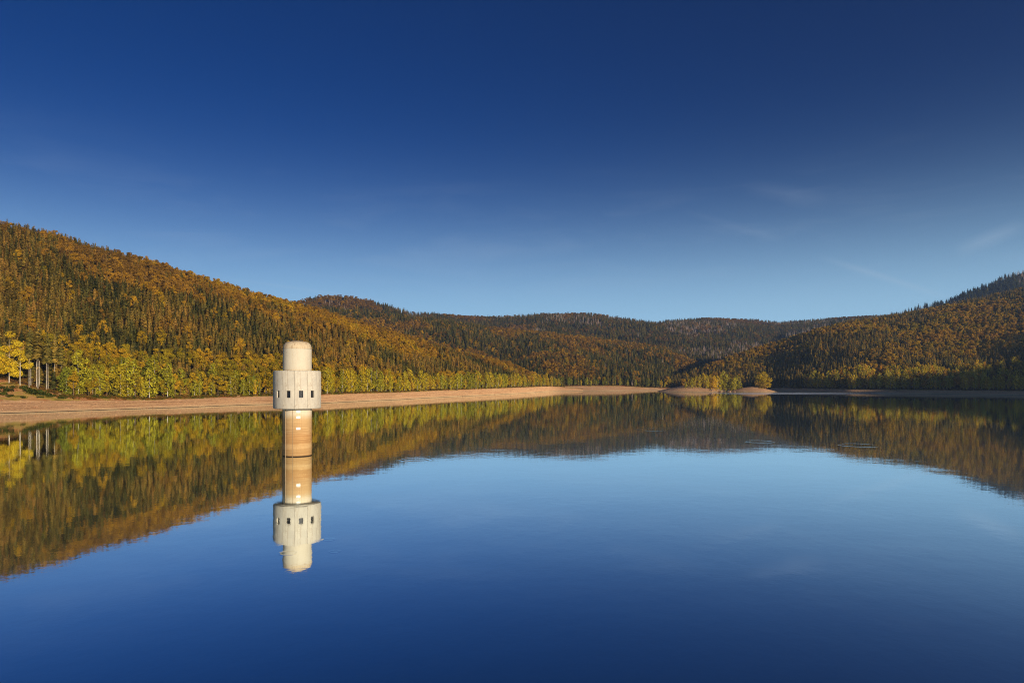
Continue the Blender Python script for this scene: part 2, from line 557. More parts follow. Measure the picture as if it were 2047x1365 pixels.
# ------------------------------------------------------------------ haze
hz = Mat('haze')
pv = hz.node('ShaderNodeVolumePrincipled')
pv.inputs['Color'].default_value = (0.46, 0.66, 1.0, 1)
pv.inputs['Density'].default_value = 0.00008
pv.inputs['Anisotropy'].default_value = 0.3
hz.l.new(pv.outputs[0], hz.out.inputs['Volume'])
bx = [(x, y, z) for x in (-4300, 6300) for y in (-800, 4700) for z in (-11.5, 470)]
haze = link('haze', mesh_of('haze', bx, [(0, 1, 3, 2), (4, 6, 7, 5), (0, 4, 5, 1), (2, 3, 7, 6), (0, 2, 6, 4), (1, 5, 7, 3)], hz.m),
            kind='stuff', label='thin blue autumn haze over the valley', category='haze')


# ------------------------------------------------------------------ the intake tower
def concrete(name, tones, stain, amount, streak=True):
    M = Mat(name)
    p = M.obj()
    n1 = M.noise(p, 0.35, 6, 0.6)
    n2 = M.noise(p, 3.0, 5, 0.65)
    c = M.ramp(n1, [(0.35, tones[0]), (0.65, tones[1])])
    c = M.mix(M.math('MULTIPLY', n2, 0.25), c, tones[2])
    if streak:
        v = M.noise(M.mapping(p, (2.6, 2.6, 0.16)), 1.0, 5, 0.65)
        c = M.mix(M.math('MULTIPLY', M.ramp(v, [(0.50, 0.0), (0.72, 1.0)]), amount), c, stain)
    b = M.noise(p, 1.2, 5, 0.6, 0.8)
    c = M.mix(M.math('MULTIPLY', M.ramp(b, [(0.60, 0.0), (0.70, 1.0)]), amount), c, stain)
    M.pbr(c, 0.85, M.bump(n2, 0.25, 0.03), spec=0.25)
    return M.m


m_con = concrete('pale_concrete', (lin(178, 169, 152), lin(200, 190, 168), lin(162, 152, 134)), lin(128, 100, 74), 0.5)
m_con2 = concrete('smooth_concrete', (lin(188, 177, 154), lin(196, 185, 161), lin(182, 169, 146)), lin(164, 140, 110), 0.26)
m_cap = concrete('stained_cap', (lin(190, 172, 140), lin(200, 180, 146), lin(160, 130, 96)), lin(128, 92, 62), 0.85)


def shaft_mat():
    M = Mat('water_stained_concrete')
    p = M.obj()
    s = M.xyz(p)
    st = M.noise(M.mapping(p, (0.05, 0.05, 2.6)), 1.0, 7, 0.68)
    fine = M.noise(M.mapping(p, (0.25, 0.25, 9.0)), 1.0, 4, 0.6)
    ver = M.noise(M.mapping(p, (3.2, 3.2, 0.10)), 1.0, 4, 0.6)
    zz = M.math('ADD', s['Z'], M.math('MULTIPLY', M.math('SUBTRACT', M.noise(M.mapping(p, (1.2, 1.2, 0.3)), 1.0, 4), 0.5), 0.9))
    c = M.ramp(M.math('DIVIDE', zz, 11.0), [(0.02, lin(162, 126, 80)), (0.14, lin(172, 136, 88)), (0.20, lin(186, 152, 104)), (0.29, lin(166, 126, 78)),
                                           (0.42, lin(170, 128, 80)), (0.52, lin(174, 138, 92)), (0.76, lin(182, 148, 102)), (0.83, lin(190, 168, 132)), (0.9, lin(202, 186, 158))])
    lowmask = M.ramp(M.math('DIVIDE', s['Z'], 11.0), [(0.55, 1.0), (0.88, 0.1)])
    c = M.mix(M.math('MULTIPLY', M.math('MULTIPLY', M.ramp(st, [(0.48, 0.0), (0.62, 1.0)]), 0.42), lowmask), c, lin(132, 90, 50))
    c = M.mix(M.math('MULTIPLY', M.math('MULTIPLY', M.ramp(fine, [(0.55, 0.0), (0.68, 1.0)]), 0.4), lowmask), c, lin(226, 190, 136))
    c = M.mix(M.math('MULTIPLY', M.ramp(ver, [(0.52, 0.0), (0.72, 1.0)]), 0.30), c, lin(150, 108, 66))
    c = M.mix(M.ramp(M.math('DIVIDE', s['Z'], 1.0), [(0.10, 1.0), (0.26, 0.0)]), c, lin(40, 30, 20))
    M.pbr(c, 0.9, M.bump(M.math('ADD', st, ver), 0.3, 0.04), spec=0.2)
    return M.m


m_shaft = shaft_mat()
M = Mat('dark_metal'); M.pbr(lin(62, 58, 54), 0.5, spec=0.5); m_metal = M.m
M = Mat('window_glass'); M.pbr(lin(26, 29, 34), 0.4, spec=0.12); m_glass = M.m
M = Mat('white_enamel'); M.pbr(M.mix(M.noise(M.obj(), 4.0, 3), lin(236, 232, 224), lin(220, 214, 200)), 0.5); m_white = M.m
M = Mat('pipe_grey'); M.pbr(lin(150, 128, 98), 0.6); m_pipe = M.m

TY = 158.3
TX = -0.3145 * TY
tower = link('intake_tower', None, loc=(TX, TY, 0), label='round pale concrete intake tower standing in the reservoir water', category='tower')
CAM_ANG = R(-90) + math.atan(0.3145)      # direction from the tower to the camera


def lathe(name, prof, mat, parent, n=72, cap=True):
    V, F = [], []
    for (r, z) in prof:
        for i in range(n):
            a = 2 * math.pi * i / n
            V.append((r * math.cos(a), r * math.sin(a), z))
    for j in range(len(prof) - 1):
        for i in range(n):
            k = (i + 1) % n
            F.append((j * n + i, j * n + k, (j + 1) * n + k, (j + 1) * n + i))
    if cap:
        F.append(tuple(range(n - 1, -1, -1)))
        F.append(tuple((len(prof) - 1) * n + i for i in range(n)))
    me = mesh_of(name, V, F, mat, True)
    try: me.set_sharp_from_angle(angle=R(35))
    except Exception: pass
    return link(name, me, parent)


RS, RH = 3.21, 5.31
ZB, ZT = 10.9, 19.62
lathe('shaft', [(RS, -9), (RS, 4), (RS, ZB + 0.2)], m_shaft, tower)
lathe('core_wall', [(RH - 0.62, ZB + 0.22), (RH - 0.62, ZT - 0.2)], m_con2, tower, cap=False)
lathe('floor_slab', [(RH - 0.34, ZB + 0.03), (RH - 0.34, ZB + 0.2)], m_con, tower)
lathe('roof_slab', [(RH - 0.34, ZT - 0.17), (RH - 0.34, ZT - 0.02)], m_cap, tower)
lathe('cupola_base', [(3.25, ZT - 0.02), (3.25, ZT + 0.12)], m_cap, tower)
lathe('cupola', [(3.16, ZT + 0.12), (3.16, ZT + 0.22), (3.20, ZT + 0.24), (3.20, 24.62)], m_con2, tower)
cap_prof = [(3.20, 24.66)]
for k in range(1, 15):
    a = k / 14 * math.pi / 2
    cap_prof.append((1.62 + 1.58 * math.cos(a) ** 0.9 if k < 14 else 1.62, 24.66 + 1.72 * math.sin(a) ** 0.95))
cap_prof += [(1.0, 26.50), (0.3, 26.57)]
lathe('dome_cap', cap_prof, m_cap, tower)
for i, (ang, rr, hh) in enumerate(((-50, 1.5, 0.55), (-20, 1.2, 0.75), (30, 1.4, 0.55), (95, 1.2, 0.5))):
    a = CAM_ANG + R(ang)
    V, F = [], []
    for z in (26.25, 26.45 + hh):
        for q in range(6): V.append((rr * math.cos(a) + 0.04 * math.cos(q * R(60)), rr * math.sin(a) + 0.04 * math.sin(q * R(60)), z))
    F = [(q, (q + 1) % 6, 6 + (q + 1) % 6, 6 + q) for q in range(6)] + [(6, 7, 8, 9, 10, 11)]
    link('lightning_rod', mesh_of('lightning_rod', V, F, m_metal), tower)

# twelve wall panels with one window each
PW = R(14.74)
WW = math.asin(0.47 / RH)
WZ0, WZ1 = 14.26 - 0.80, 14.26 + 0.80
ang_l = sorted(set([-PW + 2 * PW * i / 12 for i in range(13) if abs(-PW + 2 * PW * i / 12) > WW + 0.01] + [-WW, WW, 0.0]))
zs = [(ZB, RH - 0.26), (ZB + 0.05, RH - 0.13), (ZB + 0.13, RH - 0.04), (ZB + 0.26, RH), (12.2, RH), (WZ0, RH), (WZ1, RH), (17.0, RH),
      (ZT - 0.34, RH), (ZT - 0.16, RH - 0.05), (ZT - 0.05, RH - 0.16), (ZT, RH - 0.34)]
V, F = [], []
na, nz = len(ang_l), len(zs)
for (z, r) in zs:
    for a in ang_l: V.append((r * math.cos(a), r * math.sin(a), z))
for j in range(nz - 1):
    for i in range(na - 1):
        if zs[j][0] == WZ0 and ang_l[i] >= -WW - 1e-6 and ang_l[i + 1] <= WW + 1e-6: continue
        F.append((j * na + i, j * na + i + 1, (j + 1) * na + i + 1, (j + 1) * na + i))
# side walls of the panel
for i in (0, na - 1):
    base = len(V)
    for (z, r) in zs: V.append(((RH - 0.5) * math.cos(ang_l[i]), (RH - 0.5) * math.sin(ang_l[i]), z))
    for j in range(nz - 1):
        f = (j * na + i, (j + 1) * na + i, base + j + 1, base + j)
        F.append(f if i == 0 else f[::-1])
# reveal
iw0, iw1 = ang_l.index(-WW), ang_l.index(WW)
j0 = [z for z, r in zs].index(WZ0)
D = 0.46
base = len(V)
for (sy, z) in ((-1, WZ0), (1, WZ0), (1, WZ1), (-1, WZ1)):
    V.append(((RH - D) * math.cos(WW), sy * RH * math.sin(WW), z))
cor = (j0 * na + iw0, j0 * na + iw1, (j0 + 1) * na + iw1, (j0 + 1) * na + iw0)
for k in range(4):
    F.append((cor[k], base + k, base + (k + 1) % 4, cor[(k + 1) % 4]))
panel_me = mesh_of('panel', V, F, m_con, False)
panel_me.polygons.foreach_set('use_smooth', [True] * len(panel_me.polygons))
try: panel_me.set_sharp_from_angle(angle=R(38))
except Exception: pass


def box(V, F, x0, x1, y0, y1, z0, z1):
    b = len(V)
    V += [(x, y, z) for x in (x0, x1) for y in (y0, y1) for z in (z0, z1)]
    F += [tuple(b + q for q in f) for f in ((0, 1, 3, 2), (4, 6, 7, 5), (0, 4, 5, 1), (2, 3, 7, 6), (0, 2, 6, 4), (1, 5, 7, 3))]


V, F = [], []
xo = RH - 0.44
hw = RH * math.sin(WW) - 0.004
for (y0, y1, z0, z1) in ((-hw, -hw + 0.07, WZ0 + 0.004, WZ1 - 0.004), (hw - 0.07, hw, WZ0 + 0.004, WZ1 - 0.004),
                         (-hw + 0.071, hw - 0.071, WZ0 + 0.004, WZ0 + 0.09), (-hw + 0.071, hw - 0.071, WZ1 - 0.08, WZ1 - 0.004)):
    box(V, F, xo - 0.06, xo + 0.02, y0, y1, z0, z1)
win_me = mesh_of('window', V, F, m_metal)
V, F = [], []
box(V, F, xo - 0.05, xo - 0.025, -hw + 0.072, hw - 0.072, WZ0 + 0.092, WZ1 - 0.082)
pane_me = mesh_of('pane', V, F, m_glass)
for k in range(12):
    a = CAM_ANG + R(-21.2 + 30 * k)
    p_ = link('panel', panel_me, tower); p_.rotation_euler = (0, 0, a)
    w_ = link('window', win_me, tower); w_.rotation_euler = (0, 0, a)
    link('pane', pane_me, w_)

# markers, pipes
V, F = [], []
box(V, F, RS + 0.005, RS + 0.06, -0.44, 0.44, -0.27, 0.27)
plate_me = mesh_of('marker_plate', V, F, m_white)
for z in (10.28, 8.99, 6.43, 3.6 - 6.0):
    o = link('marker_plate', plate_me, tower, (0, 0, z)); o.rotation_euler = (0, 0, CAM_ANG + R(4))
for ang, rad, off in ((-53, 0.07, 0.05), (-18, 0.035, 0.03), (-90, 0.06, 0.10)):
    a = CAM_ANG + R(ang)
    V = []
    for z in (-3.0, ZB - 0.02):
        for q in range(8): V.append(((RS + off) * math.cos(a) + rad * math.cos(q * R(45)), (RS + off) * math.sin(a) + rad * math.sin(q * R(45)), z))
    F = [(q, (q + 1) % 8, 8 + (q + 1) % 8, 8 + q) for q in range(8)]
    link('pipe', mesh_of('pipe', V, F, m_pipe, True), tower)


# ------------------------------------------------------------------ tree models
def leaf_mat(name, stops, trans=0.3, var=0.35, rough=0.7):
    M = Mat(name)
    at = M.node('ShaderNodeAttribute', attribute_name='tint', attribute_type='INSTANCER')
    geo = M.node('ShaderNodeNewGeometry')
    oi = M.node('ShaderNodeObjectInfo')
    ri = geo.outputs['Random Per Island']
    t = M.math('ADD', at.outputs['Fac'], M.math('MULTIPLY', M.math('SUBTRACT', ri, 0.5), 0.22), clamp=True)
    c = M.ramp(t, stops)
    hsv = M.node('ShaderNodeHueSaturation')
    M.put(hsv.inputs['Color'], c)
    v = M.math('ADD', 0.92 - var, M.math('ADD', M.math('MULTIPLY', ri, var), M.math('MULTIPLY', oi.outputs['Random'], var * 1.5)))
    M.put(hsv.inputs['Value'], v)
    d = M.node('ShaderNodeBsdfDiffuse'); M.put(d.inputs['Color'], hsv.outputs[0])
    tr = M.node('ShaderNodeBsdfTranslucent'); M.put(tr.inputs['Color'], hsv.outputs[0])
    mx = M.node('ShaderNodeMixShader'); mx.inputs[0].default_value = trans
    M.l.new(d.outputs[0], mx.inputs[1]); M.l.new(tr.outputs[0], mx.inputs[2])
    M.l.new(mx.outputs[0], M.out.inputs['Surface'])
    return M.m


def bark_mat(name, a, b, scale=3.0):
    M = Mat(name)
    p = M.obj()
    n_ = M.noise(M.mapping(p, (scale, scale, 0.5)), 1.0, 4)
    M.pbr(M.ramp(n_, [(0.35, a), (0.65, b)]), 0.9, spec=0.1)
    return M.m


m_spruce = leaf_mat('spruce_needles', [(0.0, lin(54, 60, 30)), (0.35, lin(100, 92, 40)), (0.7, lin(142, 114, 46)), (1.0, lin(164, 122, 54))], 0.12, 0.5)
m_beech = leaf_mat('beech_leaves', [(0.0, lin(138, 124, 30)), (0.3, lin(188, 148, 34)), (0.6, lin(166, 122, 38)), (1.0, lin(122, 92, 44))], 0.3, 0.35)
m_birch = leaf_mat('birch_leaves', [(0.0, lin(126, 130, 42)), (0.4, lin(184, 170, 46)), (0.75, lin(212, 178, 42)), (1.0, lin(220, 152, 30))], 0.35, 0.3)
m_dead = leaf_mat('bare_twigs', [(0.0, lin(146, 134, 126)), (0.5, lin(160, 132, 116)), (1.0, lin(172, 138, 118))], 0.1, 0.25)
m_bush = leaf_mat('bush_leaves', [(0.0, lin(52, 66, 24)), (0.5, lin(88, 88, 30)), (1.0, lin(132, 92, 40))], 0.2, 0.3)
m_bark = bark_mat('brown_bark', lin(96, 78, 60), lin(128, 104, 82))
m_birchbark = bark_mat('pale_birch_bark', lin(190, 180, 160), lin(120, 110, 92), 1.5)
m_barebark = bark_mat('pale_grey_bark', lin(206, 192, 170), lin(164, 148, 126), 1.5)


def trunk_mesh(name, h, r0, mat, lean=(0, 0), seed=0, limbs=0, crown0=0.3, limb_len=2.5):
    rs = random.Random(seed)
    V, F = [], []
    def tube(p0, p1, a, b, n=5):
        base = len(V)
        d = (Vector(p1) - Vector(p0)).normalized()
        u = d.orthogonal().normalized(); w = d.cross(u)
        for (p, r) in ((p0, a), (p1, b)):
            for q in range(n):
                o = u * (r * math.cos(q * 2 * math.pi / n)) + w * (r * math.sin(q * 2 * math.pi / n))
                V.append(tuple(Vector(p) + o))
        for q in range(n): F.append((base + q, base + (q + 1) % n, base + n + (q + 1) % n, base + n + q))
    pts = []
    for k in range(5):
        f = k / 4
        pts.append((lean[0] * f * f * h + rs.uniform(-.08, .08), lean[1] * f * f * h + rs.uniform(-.08, .08), -1.2 + (h + 1.2) * f))
    for k in range(4): tube(pts[k], pts[k + 1], r0 * (1 - 0.92 * k / 4), r0 * (1 - 0.92 * (k + 1) / 4))
    for _ in range(limbs):
        f = rs.uniform(crown0, 0.85)
        z = f * h
        a = rs.uniform(0, 2 * math.pi)
        l = limb_len * (1.1 - f)
        p0 = (lean[0] * f * f * h, lean[1] * f * f * h, z)
        tube(p0, (p0[0] + l * math.cos(a), p0[1] + l * math.sin(a), z + l * 0.7), r0 * 0.35 * (1 - f * .6), r0 * 0.08, 3)
    return mesh_of(name, V, F, mat, True)


def spruce_crown(h, rad, base, seed, tiers=17, per=9, mat=None, droop=0.62, skip=0.08):
    rs = random.Random(seed)
    V, F = [], []
    for k in range(tiers):
        f = (k + 0.5) / tiers
        z = base * h + (h - base * h) * f
        r = rad * (1 - f) ** 0.62 * rs.uniform(0.75, 1.15) + 0.10
        m = max(4, int(per * (0.55 + 0.6 * (1 - f))))
        a0 = rs.uniform(0, 6.28)
        for q in range(m):
            if rs.random() < skip: continue
            a = a0 + 2 * math.pi * (q + rs.uniform(-.3, .3)) / m
            rr = r * rs.uniform(0.7, 1.18)
            ca, sa = math.cos(a), math.sin(a)
            wd = (0.42 + 0.75 * rr * math.sin(math.pi / m)) * rs.uniform(0.75, 1.15)
            zt = z + rs.uniform(-.3, .3) + 0.35
            zm = zt - droop * rr * 0.5
            ze = zt - droop * rr * rs.uniform(0.8, 1.25)
            b = len(V)
            V += [(0.1 * ca, 0.1 * sa, zt), (0.62 * rr * ca - wd * sa, 0.62 * rr * sa + wd * ca, zm - 0.28),
                  (rr * ca, rr * sa, ze), (0.62 * rr * ca + wd * sa, 0.62 * rr * sa - wd * ca, zm - 0.28), (0.62 * rr * ca, 0.62 * rr * sa, zm + 0.18)]
            F += [(b, b + 1, b + 4), (b, b + 4, b + 3), (b + 1, b + 2, b + 4), (b + 4, b + 2, b + 3)]
    b = len(V)                                             # leader shoot
    V += [(0.22, 0, h - 1.3), (-0.11, 0.19, h - 1.3), (-0.11, -0.19, h - 1.3), (0, 0, h + 0.5)]
    F += [(b, b + 1, b + 3), (b + 1, b + 2, b + 3), (b + 2, b, b + 3)]
    return mesh_of('spruce_crown', V, F, mat or m_spruce)


def clump_crown(clumps, leaf, per_area, mat, seed, flat=0.55, outward=0.75):
    """leaf-sized faces spread over and inside a set of ellipsoid clumps (cx,cy,cz,rx,ry,rz)"""
    rs = random.Random(seed)
    V, F = [], []
    for (cx, cyy, cz, rx, ry, rz) in clumps:
        nleaf = int(per_area * (rx * ry + rx * rz + ry * rz))
        for _ in range(nleaf):
            d = Vector((rs.gauss(0, 1), rs.gauss(0, 1), rs.gauss(0, 1))).normalized()
            q = rs.uniform(0.55, 1.12) ** 0.6
            p = Vector((cx + d.x * rx * q, cyy + d.y * ry * q, cz + d.z * rz * q))
            nrm = (d * outward + Vector((rs.gauss(0, .5), rs.gauss(0, .5), rs.gauss(0.25, .5)))).normalized()
            u = nrm.orthogonal().normalized()
            w = nrm.cross(u)
            ang = rs.uniform(0, 6.28)
            u, w = u * math.cos(ang) + w * math.sin(ang), w * math.cos(ang) - u * math.sin(ang)
            s_ = leaf * rs.uniform(0.6, 1.35)
            b = len(V)
            V += [tuple(p - u * s_), tuple(p + w * s_ * flat + nrm * s_ * 0.2), tuple(p + u * s_), tuple(p - w * s_ * flat + nrm * s_ * .1)]
            F.append((b, b + 1, b + 2, b + 3))
    return mesh_of('crown', V, F, mat)


def beech_crown(h, rad, seed, mat=None, base=0.28, leaf=0.62, dens=7.5):
    rs = random.Random(seed)
    cs = []
    for k in range(15):
        f = rs.uniform(0, 1) if k else 1.0
        z = h * (base + 0.08 + (0.9 - base) * f * 0.88)
        rr = rad * math.sin(math.pi * (0.18 + 0.72 * f)) ** 0.7 * 0.62
        a = k * 2.4 + rs.uniform(-.5, .5)
        q = rad * 0.30 * rs.uniform(0.75, 1.25)
        cs.append((rr * math.cos(a), rr * math.sin(a), z, q * 1.2, q * 1.2, q * 0.85))
    return clump_crown(cs, leaf, dens, mat or m_beech, seed, 0.6)


def birch_crown(h, rad, seed, mat=None, base=0.07):
    rs = random.Random(seed)
    cs = []
    for k in range(17):
        f = (k + rs.uniform(0, 0.8)) / 17
        z = h * (base + (0.97 - base) * f)
        prof = math.sin(math.pi * min(1, 0.20 + 0.78 * f)) ** 0.8
        a = k * 2.4 + rs.uniform(-.6, .6)
        rr = rad * prof * rs.uniform(0.25, 0.8)
        q = rad * 0.36 * rs.uniform(0.7, 1.2) * (0.55 + 0.6 * prof)
        cs.append((rr * math.cos(a), rr * math.sin(a), z, q * 0.95, q * 0.95, q * 1.25))
    return clump_crown(cs, 0.52, 8.5, mat or m_birch, seed, 0.55)


def dead_crown(h, rad, seed):
    rs = random.Random(seed)
    V, F = [], []
    for k in range(110):
        f = rs.uniform(0.18, 0.98)
        z = f * h; a = rs.uniform(0, 6.28); r = rad * (1.05 - f) * rs.uniform(0.5, 1.1)
        ca, sa = math.cos(a), math.sin(a)
        b = len(V)
        V += [(0, 0, z + .2), (r * ca - .12 * sa, r * sa + .12 * ca, z + r * .1), (r * ca + .12 * sa, r * sa - .12 * ca, z - r * .25)]
        F.append((b, b + 1, b + 2))
    return mesh_of('dead_crown', V, F, m_dead)


def bush_mesh(seed, mat):
    rs = random.Random(seed)
    cs = [(rs.uniform(-.9, .9), rs.uniform(-.9, .9), rs.uniform(.3, .9), rs.uniform(.5, .9), rs.uniform(.5, .9), rs.uniform(.4, .8)) for _ in range(6)]
    return clump_crown(cs, 0.24, 22, mat, seed, 0.6)


class Kind:
    def __init__(self, name, crowns, trunks, h): self.name, self.crowns, self.trunks, self.h = name, crowns, trunks, h


spruces = Kind('spruce_tree', [spruce_crown(24, r_, b_, 100 + i) for i, (r_, b_) in enumerate(((3.7, .10), (4.1, .14), (3.4, .06), (3.8, .18), (4.3, .10), (3.5, .12)))],
               [trunk_mesh('trunk', 23.2, 0.30, m_bark, seed=i) for i in range(6)], 24)
beeches = Kind('beech_tree', [beech_crown(22, r_, 200 + i) for i, r_ in enumerate((5.4, 4.8, 5.8, 5.0, 4.6, 5.2))],
               [trunk_mesh('trunk', 19.5, 0.36, m_bark, seed=20 + i, limbs=7, limb_len=6) for i in range(6)], 22)
birches = Kind('birch_tree', [birch_crown(20, r_, 300 + i) for i, r_ in enumerate((3.7, 3.2, 4.1, 3.4, 3.0, 3.8))],
               [trunk_mesh('trunk', 19, 0.27, m_birchbark, (random.uniform(-.06, .06), random.uniform(-.04, .04)), 40 + i, limbs=8, limb_len=3.4) for i in range(6)], 20)
deads = Kind('bare_tree', [dead_crown(20, 2.6, 400 + i) for i in range(3)], [trunk_mesh('trunk', 20, 0.28, m_barebark, seed=60 + i) for i in range(3)], 20)
KINDS = [spruces, beeches, birches, deads]

# joined models (crown + trunk) for the masses; they live in a collection outside the scene
models = bpy.data.collections.new('tree_models')
MODEL_START = []
cnt = 0
for kd in KINDS:
    MODEL_START.append(cnt)
    for cm, tm in zip(kd.crowns, kd.trunks):
        v = [tuple(x.co) for x in cm.vertices]; f = [tuple(x.vertices) for x in cm.polygons]
        nv = len(v); nf = len(f)
        v += [tuple(x.co) for x in tm.vertices]; f += [tuple(i + nv for i in x.vertices) for x in tm.polygons]
        me = mesh_of('tree_model', v, f, cm.materials[0])
        me.materials.append(tm.materials[0])
        me.polygons.foreach_set('material_index', [0] * nf + [1] * (len(f) - nf))
        o = bpy.data.objects.new('tree_model_%02d' % cnt, me)
        models.objects.link(o); cnt += 1
bush_models = bpy.data.collections.new('bush_models')
bush_mes = [bush_mesh(500 + i, m_bush) for i in range(4)]
for i, me in enumerate(bush_mes): bush_models.objects.link(bpy.data.objects.new('bush_model_%02d' % i, me))


def instancer(coll):
    g = bpy.data.node_groups.new('scatter', 'GeometryNodeTree')
    g.interface.new_socket('Geometry', in_out='INPUT', socket_type='NodeSocketGeometry')
    g.interface.new_socket('Geometry', in_out='OUTPUT', socket_type='NodeSocketGeometry')
    N, L = g.nodes, g.links
    gi, go = N.new('NodeGroupInput'), N.new('NodeGroupOutput')
    ci = N.new('GeometryNodeCollectionInfo')
    ci.inputs['Collection'].default_value = coll
    ci.inputs['Separate Children'].default_value = True
    ci.inputs['Reset Children'].default_value = True
    ip = N.new('GeometryNodeInstanceOnPoints')
    ip.inputs['Pick Instance'].default_value = True
    def attr(nm, dt):
        a = N.new('GeometryNodeInputNamedAttribute'); a.data_type = dt
        a.inputs['Name'].default_value = nm
        return a.outputs['Attribute']
    L.new(gi.outputs[0], ip.inputs['Points'])
    L.new(ci.outputs[0], ip.inputs['Instance'])
    L.new(attr('idx', 'INT'), ip.inputs['Instance Index'])
    L.new(attr('rot', 'FLOAT_VECTOR'), ip.inputs['Rotation'])
    L.new(attr('scl', 'FLOAT_VECTOR'), ip.inputs['Scale'])
    L.new(ip.outputs[0], go.inputs[0])
    return g


g_trees, g_bushes = instancer(models), instancer(bush_models)


def scatter(name, pts, idx, rot, scl, tint, group, **props):
    me = bpy.data.meshes.new(name)
    me.vertices.add(len(pts))
    me.vertices.foreach_set('co', np.asarray(pts, np.float32).reshape(-1))
    me.attributes.new('idx', 'INT', 'POINT').data.foreach_set('value', np.asarray(idx, np.int32))
    me.attributes.new('rot', 'FLOAT_VECTOR', 'POINT').data.foreach_set('vector', np.asarray(rot, np.float32).reshape(-1))
    me.attributes.new('scl', 'FLOAT_VECTOR', 'POINT').data.foreach_set('vector', np.asarray(scl, np.float32).reshape(-1))
    me.attributes.new('tint', 'FLOAT', 'POINT').data.foreach_set('value', np.asarray(tint, np.float32))
    o = link(name, me, kind='stuff', **props)
    md = o.modifiers.new('scatter', 'NODES'); md.node_group = group
    return o


# ------------------------------------------------------------------ where the trees stand
TREES = []      # arrays: x, y, z, kind, scale, widen, tint, zone


def plan_grid(x0, x1, y0, y1, s):
    gx, gy = np.meshgrid(np.arange(x0, x1, s), np.arange(y0, y1, s))
    gx = gx + (np.arange(gy.shape[0]) % 2)[:, None] * s * 0.5
    gx = gx + rng.uniform(-.42, .42, gx.shape) * s
    gy = gy + rng.uniform(-.42, .42, gy.shape) * s
    return gx.ravel(), gy.ravel()


def add(x, y, z, kind, sc, wid, tint, zone):
    n_ = len(x)
    f = lambda a: np.broadcast_to(np.asarray(a, float), (n_,))
    TREES.append(np.stack([x, y, z, f(kind), f(sc), f(wid), f(tint), f(zone)], -1))


def zones(t): return t * FPX + CX


# --- left hillside forest
x, y = plan_grid(-900, 130, 190, 1330, 4.0)
z, ys, yb, yt, yc, t = left_hill.at(x, y)
px = zones(t)
m = (px > -1050) & (px < 1128) & (y > yt + 5) & (y < yc + 45)
x, y, z, yt, yc, px = x[m], y[m], z[m], yt[m], yc[m], px[m]
f = (y - yt) / (yc - yt)
pat = fbm(x, y, 95, 3, 4)
pat2 = fbm(x, y, 30, 9, 3)
bee = (pat + 0.30 * (pat2 - 0.5) + 0.055 * (f > 0.66) * (f < 0.94) - 0.13 * ((f > 0.25) & (f < 0.62)) + (0.04 + 0.00005 * px) * (f < 0.14) + 0.00014 * px) > 0.635
bee &= rng.random(len(x)) > 0.22
bee |= rng.random(len(x)) < 0.06
keep = ~bee | (rng.random(len(x)) < 0.62)
kind = np.where(bee, 1, 0)
tint_s = np.clip(0.50 + 1.1 * (fbm(x, y, 60, 21) - 0.5) + rng.normal(0, .20, len(x)) + 0.15 * f, 0, 1)
tint_b = np.clip(0.36 + 0.40 * (f - 0.3) + 1.0 * (fbm(x, y, 40, 31) - 0.5) + rng.normal(0, .13, len(x)), 0, 1)
sc = np.where(bee, rng.uniform(0.46, 0.78, len(x)), rng.uniform(0.36, 0.68, len(x)))
add(*(a[keep] for a in (x, y, z, kind, sc, np.where(bee, rng.uniform(.9, 1.15, len(x)), rng.uniform(1.15, 1.65, len(x))), np.where(bee, tint_b, tint_s))), 0)

# --- the birch row and the young growth along the tree line of the left bank
pr = 60.0
while pr < 1118:
    tt = (pr - CX) / FPX
    i_ = float(np.interp(tt, left_hill.ts, left_hill.yt))
    for lay in range(3):
        Y_ = i_ + 1.5 + lay * 6.5 + random.uniform(-1.5, 1.5)
        pj = pr + random.uniform(-3, 3) * 450 / i_
        X_ = (pj - CX) / FPX * Y_
        if pj < 132: continue
        dens = 0.95 if pj > 660 else (0.9 if 150 < pj < 345 else 0.55)
        wave = float(fbm(np.array([X_]), np.array([Y_]), 26, 77, 3)[0])
        if 150 < pj < 345 or pj > 660: wave = max(wave, 0.52)
        dens *= (1.0, 0.85, 0.5)[lay] * min(1.0, 0.25 + 1.35 * wave)
        zz = left_hill.at(np.array([X_]), np.array([Y_]))[0][0]
        u = random.random()
        if u < dens * 0.92:
            hh = random.uniform(0.62, 1.12) if lay else random.uniform(0.42, 1.08)
            hh *= 0.62 + 0.76 * wave
            if pj > 1000: hh *= 0.92
            if 150 < pj < 345: hh *= 1.28
            tn = np.clip((0.28 if pj < 640 else 0.42) + random.gauss(0, .17) + (0.12 if lay == 2 else 0), 0, 1)
            add(np.array([X_]), np.array([Y_]), np.array([zz]), 2, hh, random.uniform(1.2, 1.6), tn, 1)
        elif u < 0.97:
            k_ = 1 if random.random() < .72 else 0
            add(np.array([X_]), np.array([Y_]), np.array([zz]), k_, random.uniform(.42, .8), random.uniform(.9, 1.1), random.uniform(0, .35) if k_ else random.uniform(.1, .6), 1)
    pr += 4.4 * FPX / i_ * 1.0

